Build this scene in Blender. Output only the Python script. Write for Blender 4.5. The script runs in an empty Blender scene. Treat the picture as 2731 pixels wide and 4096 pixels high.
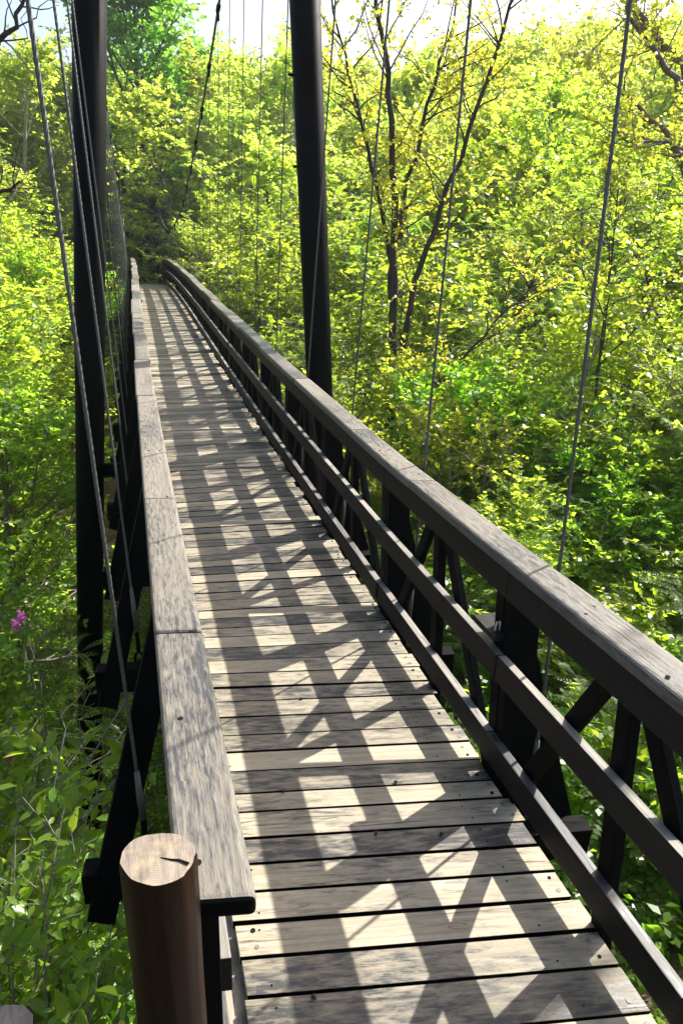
import bpy, bmesh, math, random
import numpy as np
from mathutils import Vector, Matrix

# ------------------------------------------------------------------ camera, sky, sun, exposure
scene = bpy.context.scene
COL = scene.collection
cam_data = bpy.data.cameras.new("camera")
cam = bpy.data.objects.new("camera", cam_data)
COL.objects.link(cam)
cam_data.sensor_fit = 'HORIZONTAL'
cam_data.sensor_width = 24.0
cam_data.lens = 24.0
cam_data.clip_start = 0.05
cam_data.clip_end = 2000.0
right = Vector((0.96006, -0.27688, 0.04026)); up = Vector((0.07104, 0.38042, 0.92208)); fwd = Vector((0.27062, 0.88240, -0.38490))
cam.matrix_world = Matrix(((right.x, up.x, -fwd.x, 0.0), (right.y, up.y, -fwd.y, 0.0), (right.z, up.z, -fwd.z, 2.0), (0, 0, 0, 1)))
scene.camera = cam

SUN_EL = math.radians(42.5)
SUN_AZ = math.radians(60.5)            # clockwise from +Y (the bridge direction) towards +X
sun_dir = Vector((math.sin(SUN_AZ) * math.cos(SUN_EL), math.cos(SUN_AZ) * math.cos(SUN_EL), math.sin(SUN_EL)))
world = bpy.data.worlds.new("World")
scene.world = world
world.use_nodes = True
wn = world.node_tree.nodes
bg = wn["Background"]
sky = wn.new("ShaderNodeTexSky")
sky.sky_type = 'NISHITA'
sky.sun_disc = False
sky.sun_elevation = SUN_EL
sky.sun_rotation = SUN_AZ
sky.air_density = 1.0
sky.dust_density = 4.0
sky.ozone_density = 1.0
world.node_tree.links.new(sky.outputs[0], bg.inputs[0])
bg.inputs[1].default_value = 0.12
sun_data = bpy.data.lights.new("sun", 'SUN')
sun_data.energy = 5.0
sun_data.angle = math.radians(0.55)
sun_data.color = (1.0, 0.965, 0.90)
sun = bpy.data.objects.new("sun", sun_data)
COL.objects.link(sun)
sun.rotation_euler = sun_dir.to_track_quat('Z', 'Y').to_euler()
scene.view_settings.view_transform = 'Standard'
scene.view_settings.look = 'None'
scene.view_settings.exposure = 1.15
scene.view_settings.gamma = 1.0
scene.render.engine = 'CYCLES'
scene.cycles.max_bounces = 8
scene.cycles.diffuse_bounces = 4
scene.cycles.transmission_bounces = 6
scene.cycles.glossy_bounces = 2
scene.cycles.transparent_max_bounces = 4
scene.cycles.caustics_reflective = False
scene.cycles.caustics_refractive = False
scene.cycles.sample_clamp_indirect = 8.0

rnd = random.Random(7)
NP = np.random.RandomState

# ------------------------------------------------------------------ material helpers
class NT:
    def __init__(s, name):
        s.m = bpy.data.materials.new(name); s.m.use_nodes = True
        s.t = s.m.node_tree; s.n = s.t.nodes
        s.b = s.n["Principled BSDF"]; s.out = s.n["Material Output"]
    def add(s, typ, **kw):
        nd = s.n.new(typ)
        for k, v in kw.items():
            if k.startswith('i_'):
                nd.inputs[k[2:].replace('_', ' ')].default_value = v
            else:
                setattr(nd, k, v)
        return nd
    def l(s, a, b): s.t.links.new(a, b)
    def attr(s, name): return s.add("ShaderNodeAttribute", attribute_name=name)
    def uv(s, sx, sy, off=None):
        tc = s.add("ShaderNodeTexCoord"); mp = s.add("ShaderNodeMapping")
        mp.inputs['Scale'].default_value = (sx, sy, 1)
        if off: mp.inputs['Location'].default_value = off
        s.l(tc.outputs['UV'], mp.inputs[0]); return mp.outputs[0]
    def noise(s, vec, scale, detail=4, rough=0.6, dist=0.0):
        nd = s.add("ShaderNodeTexNoise", i_Scale=scale, i_Detail=detail, i_Roughness=rough, i_Distortion=dist)
        if vec is not None: s.l(vec, nd.inputs['Vector'])
        return nd.outputs[0]
    def ramp(s, fac, stops):
        r = s.add("ShaderNodeValToRGB"); e = r.color_ramp.elements
        while len(e) < len(stops): e.new(0.5)
        for k, (p, c) in enumerate(stops):
            e[k].position = p; e[k].color = (c[0], c[1], c[2], 1) if isinstance(c, tuple) else (c, c, c, 1)
        s.l(fac, r.inputs[0]); return r.outputs[0]
    def mix(s, fac, a, b, blend='MIX'):
        m = s.add("ShaderNodeMix", data_type='RGBA', blend_type=blend)
        for sock, v in ((m.inputs[0], fac), (m.inputs[6], a), (m.inputs[7], b)):
            if isinstance(v, (int, float)): sock.default_value = v
            elif isinstance(v, tuple): sock.default_value = (v[0], v[1], v[2], 1)
            else: s.l(v, sock)
        return m.outputs[2]
    def math(s, op, a, b=0.0):
        m = s.add("ShaderNodeMath", operation=op)
        for k, v in enumerate((a, b)):
            if isinstance(v, (int, float)): m.inputs[k].default_value = v
            else: s.l(v, m.inputs[k])
        return m.outputs[0]
    def bump(s, h, strength, dist=0.01):
        b = s.add("ShaderNodeBump", i_Strength=strength, i_Distance=dist)
        s.l(h, b.inputs['Height']); s.l(b.outputs[0], s.b.inputs['Normal'])

def wood(name, bare, bare2, paint, wear, rough=(0.45, 0.75), grain=55.0, patch=(3.0, 22.0), spec=0.4, sharp=0.16):
    """weathered board: worn paint over bare grain; UV u runs along the board in metres"""
    t = NT(name)
    tint = t.attr("tint").outputs['Fac']
    g1 = t.noise(t.uv(2.2, grain), 1.0, 6, 0.65, 0.6)
    g2 = t.noise(t.uv(patch[0], patch[1]), 1.0, 5, 0.68, 0.3)
    g3 = t.noise(t.uv(1.1, 3.0), 1.0, 3, 0.5)
    fine = t.noise(t.uv(28, 130), 1.0, 3, 0.6)
    base = t.mix(t.ramp(g1, [(0.35, 0.0), (0.62, 1.0)]), bare, bare2)
    base = t.mix(t.math('MULTIPLY', t.ramp(fine, [(0.45, 0.0), (0.7, 1.0)]), 0.35), base, tuple(c * 0.45 for c in bare))
    w = t.math('ADD', t.math('MULTIPLY', g2, 0.55), t.math('MULTIPLY', g3, 0.45))
    w = t.math('ADD', w, t.math('MULTIPLY', t.math('SUBTRACT', g1, 0.5), 0.22))
    w = t.math('ADD', w, t.math('MULTIPLY', t.math('SUBTRACT', tint, 0.5), 0.20))
    w = t.math('ADD', w, t.math('MULTIPLY', t.math('SUBTRACT', fine, 0.5), 0.12))
    mask = t.ramp(w, [(max(0.0, wear - sharp / 2), 0.0), (min(1.0, wear + sharp / 2), 1.0)])
    col = t.mix(mask, paint, base)
    cn = t.noise(t.uv(0.9, 34.0, (3.3, 1.7, 0)), 1.0, 4, 0.55, 0.8)
    crack = t.ramp(t.math('ABSOLUTE', t.math('SUBTRACT', cn, 0.5)), [(0.0, 1.0), (0.014, 0.0)])
    gate = t.ramp(t.noise(t.uv(1.6, 7.0, (9.1, 4.2, 0)), 1.0, 2, 0.5), [(0.48, 0.0), (0.58, 1.0)])
    crack = t.math('MULTIPLY', crack, gate)
    col = t.mix(t.math('MULTIPLY', crack, 0.85), col, tuple(c * 0.12 for c in bare2))
    val = t.math('ADD', 0.72, t.math('MULTIPLY', tint, 0.5))
    comb = t.add("ShaderNodeCombineColor"); [t.l(val, comb.inputs[k]) for k in range(3)]
    col = t.mix(1.0, col, comb.outputs[0], 'MULTIPLY')
    t.l(col, t.b.inputs['Base Color'])
    t.l(t.ramp(mask, [(0.0, rough[0]), (1.0, rough[1])]), t.b.inputs['Roughness'])
    t.b.inputs['Specular IOR Level'].default_value = spec
    t.bump(t.math('SUBTRACT', t.math('ADD', t.math('MULTIPLY', g1, 0.8), t.math('MULTIPLY', mask, 0.35)), t.math('MULTIPLY', crack, 1.2)), 0.5, 0.004)
    return t.m

def plain(name, col, rough=0.5, metallic=0.0, spec=0.5, vary=0.15, scale=18.0):
    t = NT(name)
    tc = t.add("ShaderNodeTexCoord")
    n = t.noise(tc.outputs['Object'], scale, 4, 0.6)
    t.l(t.mix(n, tuple(c * (1 - vary) for c in col), tuple(c * (1 + vary) for c in col)), t.b.inputs['Base Color'])
    t.l(t.ramp(n, [(0.2, max(0, rough - 0.1)), (0.8, min(1, rough + 0.1))]), t.b.inputs['Roughness'])
    t.b.inputs['Metallic'].default_value = metallic
    t.b.inputs['Specular IOR Level'].default_value = spec
    t.bump(n, 0.08, 0.003)
    return t.m

def leafmat(name, dark, light, trans, hue_var=0.018, rough=0.33, tfac=0.5, odd=None, spec=0.45):
    t = NT(name)
    tone = t.attr("tone").outputs['Fac']
    oi = t.add("ShaderNodeObjectInfo")
    col = t.mix(tone, dark, light)
    tr = t.mix(tone, tuple(c * 0.75 for c in trans), trans)
    if odd:
        om = t.ramp(tone, [(0.84, 0.0), (0.97, 1.0)])
        col = t.mix(om, col, odd[0]); tr = t.mix(om, tr, odd[1])
    outs = []
    for c in (col, tr):
        h = t.add("ShaderNodeHueSaturation")
        t.l(t.math('ADD', 0.5 - hue_var, t.math('MULTIPLY', oi.outputs['Random'], 2 * hue_var)), h.inputs['Hue'])
        t.l(t.math('ADD', 0.8, t.math('MULTIPLY', oi.outputs['Random'], 0.4)), h.inputs['Value'])
        t.l(c, h.inputs['Color']); outs.append(h.outputs[0])
    t.l(outs[0], t.b.inputs['Base Color'])
    t.b.inputs['Roughness'].default_value = rough
    t.b.inputs['Specular IOR Level'].default_value = spec
    tb = t.add("ShaderNodeBsdfTranslucent"); t.l(outs[1], tb.inputs[0])
    mx = t.add("ShaderNodeMixShader"); mx.inputs[0].default_value = tfac
    t.l(t.b.outputs[0], mx.inputs[1]); t.l(tb.outputs[0], mx.inputs[2]); t.l(mx.outputs[0], t.out.inputs[0])
    return t.m

def bark(name, a, b, scale=6.0):
    t = NT(name)
    tc = t.add("ShaderNodeTexCoord"); mp = t.add("ShaderNodeMapping"); mp.inputs['Scale'].default_value = (3, 3, 0.6)
    t.l(tc.outputs['Object'], mp.inputs[0])
    n = t.noise(mp.outputs[0], scale, 6, 0.7, 0.4)
    t.l(t.ramp(n, [(0.32, a), (0.62, b)]), t.b.inputs['Base Color'])
    t.b.inputs['Roughness'].default_value = 0.85
    t.bump(n, 0.6, 0.02)
    return t.m

M_DECK = wood("deck_wood", (0.42, 0.36, 0.26), (0.27, 0.23, 0.16), (0.054, 0.052, 0.048), 0.465, (0.36, 0.7), patch=(9.0, 42.0), sharp=0.14)
M_CAP = wood("cap_wood", (0.25, 0.22, 0.175), (0.165, 0.143, 0.112), (0.062, 0.061, 0.060), 0.475, (0.36, 0.72), patch=(16.0, 85.0), sharp=0.13, grain=80.0)
M_RAIL = wood("rail_wood", (0.030, 0.026, 0.022), (0.017, 0.0155, 0.0145), (0.0045, 0.005, 0.0058), 0.60, (0.5, 0.7), sharp=0.2, spec=0.18)
M_TOP = wood("worn_rail_top_wood", (0.27, 0.25, 0.215), (0.17, 0.155, 0.13), (0.05, 0.052, 0.055), 0.46, (0.4, 0.7), patch=(6.0, 40.0), sharp=0.2)
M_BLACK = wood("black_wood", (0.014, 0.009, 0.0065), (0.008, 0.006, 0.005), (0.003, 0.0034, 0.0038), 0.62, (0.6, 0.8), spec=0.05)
M_STEEL = plain("dark_painted_steel", (0.0018, 0.0028, 0.0029), 0.5, 0.0, 0.04, 0.25, 9.0)
M_CABLE = plain("steel_cable", (0.11, 0.115, 0.105), 0.5, 0.5, 0.5, 0.35, 40.0)
M_BOLT = plain("bolt_steel", (0.17, 0.15, 0.12), 0.65, 0.2, 0.5, 0.4, 60.0)
M_HOLE_SHADE = plain("painted_hole_shade", (0.012, 0.011, 0.010), 0.9, 0, 0.1)  # flat dark colour that paints in the shade inside holes
M_SEED = plain("brown_seed", (0.045, 0.022, 0.014), 0.6)
M_BONE = plain("pale_clip", (0.62, 0.58, 0.48), 0.5)

def log_bark():
    t = NT("varnished_log")
    tc = t.add("ShaderNodeTexCoord"); mp = t.add("ShaderNodeMapping"); mp.inputs['Scale'].default_value = (30, 30, 2.2)
    t.l(tc.outputs['Object'], mp.inputs[0])
    n = t.noise(mp.outputs[0], 1.0, 6, 0.65, 0.5)
    n2 = t.noise(tc.outputs['Object'], 26.0, 3, 0.6)
    c = t.ramp(n, [(0.35, (0.005, 0.0025, 0.0017)), (0.6, (0.022, 0.009, 0.0045)), (0.78, (0.055, 0.023, 0.010))])
    c = t.mix(t.ramp(n2, [(0.68, 0.0), (0.80, 1.0)]), c, (0.05, 0.024, 0.012))
    t.l(c, t.b.inputs['Base Color']); t.b.inputs['Roughness'].default_value = 0.4; t.b.inputs['Specular IOR Level'].default_value = 0.12
    t.bump(n, 0.4, 0.006)
    return t.m
def log_end():
    t = NT("sawn_log_end")
    tc = t.add("ShaderNodeTexCoord"); mp = t.add("ShaderNodeMapping"); mp.inputs['Scale'].default_value = (95, 14, 10)
    t.l(tc.outputs['Object'], mp.inputs[0])
    n = t.noise(mp.outputs[0], 1.0, 4, 0.6, 0.3)
    n2 = t.noise(tc.outputs['Object'], 45.0, 4, 0.6)
    c = t.ramp(n, [(0.3, (0.10, 0.08, 0.065)), (0.62, (0.25, 0.205, 0.16))])
    wv = t.add("ShaderNodeTexWave", wave_type='RINGS', rings_direction='Z', i_Scale=75.0, i_Distortion=2.2, i_Detail=3.0)
    t.l(tc.outputs['Object'], wv.inputs['Vector'])
    c = t.mix(t.math('MULTIPLY', wv.outputs['Fac'], 0.45), c, (0.10, 0.07, 0.045))
    c = t.mix(t.math('MULTIPLY', t.ramp(n2, [(0.48, 0.0), (0.75, 1.0)]), 0.6), c, (0.34, 0.26, 0.15))
    t.l(c, t.b.inputs['Base Color']); t.b.inputs['Roughness'].default_value = 0.6
    t.bump(n, 0.4, 0.003)
    return t.m
M_LOG = log_bark(); M_LOGEND = log_end()

B_GREY = bark("grey_bark", (0.075, 0.065, 0.055), (0.24, 0.215, 0.185))
B_DARK = bark("dark_bark", (0.02, 0.015, 0.012), (0.085, 0.065, 0.05))
B_PINK = bark("pinkish_bark", (0.10, 0.065, 0.05), (0.30, 0.225, 0.19))
B_PALE = bark("pale_twig_bark", (0.17, 0.145, 0.115), (0.40, 0.36, 0.30))
L_FAR = leafmat("far_pale_leaves", (0.07, 0.135, 0.02), (0.13, 0.20, 0.03), (0.80, 0.95, 0.11), tfac=0.63)
L_PALE = leafmat("pale_green_leaves", (0.06, 0.12, 0.014), (0.115, 0.18, 0.02), (0.78, 0.93, 0.07), tfac=0.64)
L_MID = leafmat("mid_green_leaves", (0.042, 0.11, 0.016), (0.08, 0.16, 0.02), (0.62, 0.92, 0.055), tfac=0.64)
L_DARK = leafmat("dark_green_leaves", (0.04, 0.11, 0.016), (0.08, 0.17, 0.025), (0.40, 0.84, 0.08), tfac=0.6)
L_YELLOW = leafmat("yellow_leaves", (0.09, 0.12, 0.016), (0.16, 0.175, 0.022), (0.88, 0.84, 0.08), tfac=0.58, hue_var=0.012, odd=((0.20, 0.085, 0.02), (0.52, 0.2, 0.03)))
L_LIME = leafmat("lime_feather_leaves", (0.05, 0.14, 0.012), (0.09, 0.185, 0.015), (0.66, 0.95, 0.05), rough=0.45, tfac=0.63)
L_SHRUB = leafmat("shrub_leaves", (0.06, 0.12, 0.014), (0.12, 0.19, 0.02), (0.60, 0.92, 0.045), tfac=0.63)
L_GRND = leafmat("undergrowth_leaves", (0.05, 0.105, 0.013), (0.10, 0.165, 0.018), (0.46, 0.82, 0.04), tfac=0.6, odd=((0.07, 0.06, 0.02), (0.2, 0.17, 0.03)))
L_BIG = leafmat("large_bright_leaves", (0.09, 0.17, 0.018), (0.16, 0.245, 0.026), (0.68, 0.94, 0.06), rough=0.33, tfac=0.55)
L_PINK = leafmat("pink_petals", (0.42, 0.08, 0.30), (0.55, 0.14, 0.42), (0.6, 0.15, 0.5), hue_var=0.0)

def ground_mat():
    t = NT("leaf_litter_soil")
    tc = t.add("ShaderNodeTexCoord")
    n = t.noise(tc.outputs['Object'], 9.0, 7, 0.7); n2 = t.noise(tc.outputs['Object'], 0.5, 3)
    v = t.add("ShaderNodeTexVoronoi", i_Scale=22.0); t.l(tc.outputs['Object'], v.inputs['Vector'])
    c = t.ramp(n, [(0.3, (0.03, 0.02, 0.012)), (0.55, (0.10, 0.065, 0.035)), (0.75, (0.19, 0.135, 0.075))])
    c = t.mix(t.math('MULTIPLY', t.ramp(n2, [(0.45, 0.0), (0.6, 1.0)]), 0.6), c, (0.035, 0.055, 0.015))
    t.l(c, t.b.inputs['Base Color']); t.b.inputs['Roughness'].default_value = 0.95
    t.bump(t.math('ADD', n, v.outputs[0]), 0.8, 0.05)
    return t.m
M_GROUND = ground_mat()

# ------------------------------------------------------------------ object helpers
def link(o, parent=None):
    COL.objects.link(o)
    if parent: o.parent = parent
    return o
def tag(o, label=None, cat=None, group=None, kind=None):
    if label: o['label'] = label
    if cat: o['category'] = cat
    if group: o['group'] = group
    if kind: o['kind'] = kind
    return o
def empty(name, loc=(0, 0, 0), rz=0.0):
    o = bpy.data.objects.new(name, None); o.empty_display_size = 0.3
    o.location = loc; o.rotation_euler = (0, 0, rz)
    return link(o)

class MB:
    """collects boards, tubes and discs into one mesh with UVs in metres and a per-board tint"""
    def __init__(s): s.v = []; s.f = []; s.uv = []; s.t = []; s.mi = []; s.sm = []; s.uv0 = None
    def face(s, idx, uvs, tint, mi=0, sm=False):
        s.f.append(idx); s.uv.extend(uvs); s.t.append(tint); s.mi.append(mi); s.sm.append(sm)
    def hexa(s, P, tint=None, mi=0, end_mi=None, face_mi={}):
        """P: 8 corners, end A (4, around) then end B (4, around)"""
        tint = rnd.random() if tint is None else tint
        o = len(s.v); P = [Vector(p) for p in P]; s.v.extend(P)
        u0, w0 = s.uv0 if s.uv0 else (rnd.random() * 50, rnd.random() * 50)
        L = ((P[4] + P[6]) / 2 - (P[0] + P[2]) / 2).length
        w = w0
        for k in range(4):
            a, b = k, (k + 1) % 4
            d = (P[b] - P[a]).length
            s.face((o + a, o + b, o + 4 + b, o + 4 + a), [(u0, w), (u0, w + d), (u0 + L, w + d), (u0 + L, w)], tint, face_mi.get(k, mi))
            w += d
        d1 = (P[1] - P[0]).length; d2 = (P[2] - P[1]).length
        s.face((o + 3, o + 2, o + 1, o), [(u0, w0), (u0 + d1, w0), (u0 + d1, w0 + d2), (u0, w0 + d2)], tint, mi if end_mi is None else end_mi)
        s.face((o + 4, o + 5, o + 6, o + 7), [(u0, w0), (u0 + d1, w0), (u0 + d1, w0 + d2), (u0, w0 + d2)], tint, mi)
    def beam(s, A, B, w, h, side=None, tint=None, mi=0):
        """bar from A to B (centre line), width w along side, height h perpendicular"""
        A = Vector(A); B = Vector(B); d = (B - A).normalized()
        side = Vector(side) if side else Vector((1, 0, 0))
        sd = (side - d * side.dot(d)).normalized(); n = d.cross(sd).normalized()
        c = [-sd * w / 2 - n * h / 2, sd * w / 2 - n * h / 2, sd * w / 2 + n * h / 2, -sd * w / 2 + n * h / 2]
        s.hexa([A + k for k in c] + [B + k for k in c], tint, mi)
    def tube(s, pts, rad, n=12, cap=True, twist=0.0, lobes=0, lobe=0.0, mi=0):
        pts = [Vector(p) for p in pts]; o = len(s.v); K = len(pts); acc = 0.0
        ref = Vector((1, 0, 0)) if abs((pts[-1] - pts[0]).normalized().x) < 0.8 else Vector((0, 1, 0))
        rad = rad if hasattr(rad, '__len__') else [rad] * K
        for i, p in enumerate(pts):
            d = (pts[min(i + 1, K - 1)] - pts[max(i - 1, 0)]).normalized()
            a = (ref - d * ref.dot(d)).normalized(); b = d.cross(a)
            if i: acc += (p - pts[i - 1]).length
            for k in range(n):
                th = 2 * math.pi * k / n; r = rad[i] * (1 + lobe * math.cos(lobes * th))
                th2 = th + acc * twist
                s.v.append(p + a * (math.cos(th2) * r) + b * (math.sin(th2) * r))
        acc = 0.0
        for i in range(K - 1):
            d = (pts[i + 1] - pts[i]).length
            for k in range(n):
                k2 = (k + 1) % n
                s.face((o + i * n + k, o + i * n + k2, o + (i + 1) * n + k2, o + (i + 1) * n + k),
                       [(acc, k / n), (acc, (k + 1) / n), (acc + d, (k + 1) / n), (acc + d, k / n)], 0.5, mi, True)
            acc += d
        if cap:
            s.face(tuple(o + k for k in reversed(range(n))), [(0, 0)] * n, 0.5, mi)
            s.face(tuple(o + (K - 1) * n + k for k in range(n)), [(0, 0)] * n, 0.5, mi)
    def disc(s, c, r, h, n=14, mi=0):
        c = Vector(c); s.tube([c, c + Vector((0, 0, h))], r, n, mi=mi)
    def build(s, name, mats, parent=None, bevel=0.0):
        me = bpy.data.meshes.new(name)
        me.from_pydata([tuple(v) for v in s.v], [], s.f)
        mats = mats if isinstance(mats, (list, tuple)) else [mats]
        for m in mats: me.materials.append(m)
        u = me.uv_layers.new(name="UVMap")
        u.data.foreach_set("uv", np.array(s.uv, dtype=np.float32).ravel())
        a = me.attributes.new("tint", 'FLOAT', 'FACE'); a.data.foreach_set("value", np.array(s.t, dtype=np.float32))
        me.polygons.foreach_set("material_index", np.array(s.mi, dtype=np.int32))
        me.polygons.foreach_set("use_smooth", np.array(s.sm, dtype=bool))
        me.update()
        o = link(bpy.data.objects.new(name, me), parent)
        if bevel:
            b = o.modifiers.new("bevel", 'BEVEL'); b.width = bevel; b.segments = 2; b.limit_method = 'ANGLE'; b.angle_limit = math.radians(50)
        return o

# ------------------------------------------------------------------ terrain
def sstep(x, a, b):
    t = np.clip((x - a) / (b - a), 0, 1); return t * t * (3 - 2 * t)
def ground_z(X, Y):
    X = np.asarray(X, float); Y = np.asarray(Y, float)
    z = np.interp(Y, [-30, -2, 0.3, 1.2, 2.4, 4, 7, 12, 24, 32, 38, 46, 60, 80, 110, 200, 500],
                  [1.0, -0.4, -0.45, -1.0, -2.5, -4.0, -5.6, -6.6, -6.4, -5.0, -3.6, -2.5, 0.8, 4.5, 7.5, 9.0, 9.0])
    d = np.maximum(X - 8, 0); z = z + np.minimum(0.16 * d, 7)
    d = np.maximum(-7 - X, 0); z = z + np.minimum(0.16 * d, 6)
    z = z + 0.25 * np.sin(X * 0.7 + 1.3) * np.cos(Y * 0.6) + 0.12 * np.sin(X * 1.9 + Y * 1.3)
    return z
def build_ground():
    def axis(lo, hi):
        a = [0.0]
        while a[-1] < hi: a.append(a[-1] + 0.45 + 0.075 * a[-1])
        b = [0.0]
        while b[-1] < lo: b.append(b[-1] + 0.45 + 0.075 * b[-1])
        return np.array([-q for q in b[:0:-1]] + a)
    xs = axis(500, 500); ys = axis(200, 600)
    XX, YY = np.meshgrid(xs, ys); ZZ = ground_z(XX, YY)
    V = np.stack([XX.ravel(), YY.ravel(), ZZ.ravel()], 1); nx = len(xs)
    F = [(j * nx + i, j * nx + i + 1, (j + 1) * nx + i + 1, (j + 1) * nx + i) for j in range(len(ys) - 1) for i in range(nx - 1)]
    me = bpy.data.meshes.new("ground"); me.from_pydata(V.tolist(), [], F); me.materials.append(M_GROUND)
    me.polygons.foreach_set("use_smooth", np.ones(len(F), bool))
    tag(link(bpy.data.objects.new("ground", me)), kind="structure")
build_ground()

# ------------------------------------------------------------------ the bridge
ZP = (0.01318, -0.22006, 0.16406, -0.04427); XP = (0.02092, -0.11494, 0.11591, -0.02709)
def path(Y):
    """sag and drift of the deck at distance Y: (x shift, deck height)"""
    Yc = min(max(Y, 0.6), 28.0); s = Yc / 10
    z = sum(c * s ** k for k, c in enumerate(ZP)); x = sum(c * s ** k for k, c in enumerate(XP))
    if Y > 28: z = float(np.interp(Y, [28, 29, 30, 31, 32, 34, 36, 38, 40, 60], [-0.289, -0.35, -0.46, -0.63, -0.86, -1.38, -1.95, -2.45, -2.75, -2.9]))
    return x, z
def P(X, Y, Z):
    x, z = path(Y); return Vector((X + x, Y, Z + z))
XC = 0.652                              # bridge centre line
def skew(Y): return float(np.interp(Y, [2.7, 4.0, 5.8, 8.0], [-0.175, -0.07, 0.015, 0.0]))
def lean(Y): return float(np.interp(Y, [3.5, 9.0], [0.14, 0.0]))   # the uprights tip a little away along the bridge
def skew_b(Y): return float(np.interp(Y, [3.6, 4.6, 6.0], [-0.14, -0.05, 0.0]))
NS = 28
ST = [1.90 + 1.3 * (k - 1) for k in range(NS)]        # stations at the right-hand rail face
def side(sgn, o):                       # lateral coordinate o metres outside the rail's inner face
    return XC + sgn * (0.5635 + o)
def sy(Y, X): return Y + skew_b(Y) * (X - 1.215)

bridge = tag(empty("suspension_bridge", (XC, 0.6, 0)), "dark timber suspension footbridge of worn planks stretching away over the ravine", "footbridge")
inv = Matrix.Translation((-XC, -0.6, 0))
def bpart(mb, name, mats, parent=None, bevel=0.0):
    o = mb.build(name, mats, None, bevel)
    o.data.transform(inv)
    o.parent = parent or bridge
    return o

# deck
mb = MB(); bolts = MB()
Lg = [2.92, 2.81, 2.70, 2.59, 2.48, 2.36, 2.25, 2.14, 2.02, 1.92, 1.80, 1.69, 1.58, 1.47]
edges = sorted(Lg)
y = 1.47
while y > -1.6:
    y -= rnd.choice((0.11, 0.115, 0.12, 0.14)); edges.insert(0, y)
y = 2.92
while y < 40:
    y += rnd.choice((0.105, 0.11, 0.115, 0.12, 0.09, 0.13)); edges.append(y)
for a, b in zip(edges[:-1], edges[1:]):
    g = rnd.choice((0.0025, 0.003, 0.0035, 0.0045, 0.007)); m = (a + b) / 2
    if 1.3 < a < 1.75: g += 0.002
    xl = 0.156 + rnd.uniform(-.006, .006); xr = 1.25 + rnd.uniform(-.014, .014)
    dz = rnd.uniform(-.0025, .0025); tw = rnd.uniform(-.004, .004)
    def yy(Y, X): return Y + skew(Y) * (X - 0.23)
    P8 = []
    for X, q in ((xl, -1), (xr, 1)):
        ya, yb = yy(a + g, X) + tw * q * .5, yy(b - g, X) + tw * q * .5
        P8 += [P(X, ya, -0.035 + dz), P(X, yb, -0.035 + dz), P(X, yb, dz), P(X, ya, dz)]
    mb.hexa(P8, tint=rnd.betavariate(2, 2), face_mi={1: 1, 3: 1})  # long sides in black: the shade of the deep gaps painted on
    if m < 12:
        if m < 7:
            for X in (XC - .42, XC + .42):
                for fy in (.25, .75):
                    if rnd.random() < .8: bolts.disc(P(X + rnd.uniform(-.01, .01), yy(a + (b - a) * fy, X), dz + 0.0005), 0.0034, 0.0009, 8, mi=1)
        for X in ((xr - 0.035, xl + 0.05) if rnd.random() < .3 else (xr - 0.035,)):
            for fy in (0.28, 0.74):
                if rnd.random() < 0.75:
                    p = P(X + rnd.uniform(-.012, .012), yy(a + (b - a) * fy, X), dz + 0.0006)
                    bolts.disc(p, rnd.choice((0.006, 0.007, 0.008)), 0.0012, 10, mi=0 if rnd.random() < .6 else 1)
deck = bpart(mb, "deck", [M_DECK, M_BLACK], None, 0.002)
tag(bpart(bolts, "deck_bolts", [M_BOLT, M_HOLE_SHADE], deck), kind="stuff")

# stringers below the deck
for X in (XC - 0.42, XC + 0.42):
    mb = MB(); ys = [-1.4 + k * 1.3 for k in range(32)]
    for a, b in zip(ys[:-1], ys[1:]):
        mb.beam(P(X, a, -0.115), P(X, b + .0, -0.115), 0.07, 0.15)
    bpart(mb, "stringer", M_BLACK)

mb = MB()
ys = [-1.4 + k * 1.3 for k in range(32)]
for a, b in zip(ys[:-1], ys[1:]):
    mb.beam(P(0.120, a, -0.105), P(0.120, b - .003, -0.105), 0.085, 0.13)
bpart(mb, "edge_beam", M_DECK)

# crossbeams with outriggers and shackles
HO = {-1: 0.19, 1: 0.15}                # hanger offset outside the rail face
for k, Y in enumerate(ST[1:]):
    mb = MB(); bo = -.9 * lean(Y); A = P(-.33, sy(Y, -.33) + bo, -0.27); B = P(1.64, sy(Y, 1.64) + bo, -0.27)
    mb.beam(A, B, 0.085, 0.14, side=(0, 1, 0), tint=0.3)
    cb = bpart(mb, "crossbeam", M_BLACK, None, 0.004)
    mb.v
    for sg in (-1, 1):
        X = side(sg, HO[sg])
        sm = MB(); c = P(X, sy(Y, X) + bo, -0.2)
        ring = [c + Vector((0.022 * math.cos(t), 0, 0.05 + 0.036 * math.sin(t))) for t in np.linspace(0, 2 * math.pi, 13)]
        sm.tube(ring, 0.008, 6, cap=False)
        ring = [c + Vector((0, 0.02 * math.cos(t), 0.005 + 0.03 * math.sin(t))) for t in np.linspace(0, 2 * math.pi, 13)]
        sm.tube(ring, 0.008, 6, cap=False)
        sm.tube([c + Vector((0, 0, .085)), c + Vector((0, 0, .24))], 0.011, 8)
        bpart(sm, "shackle", M_STEEL, cb)

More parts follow.
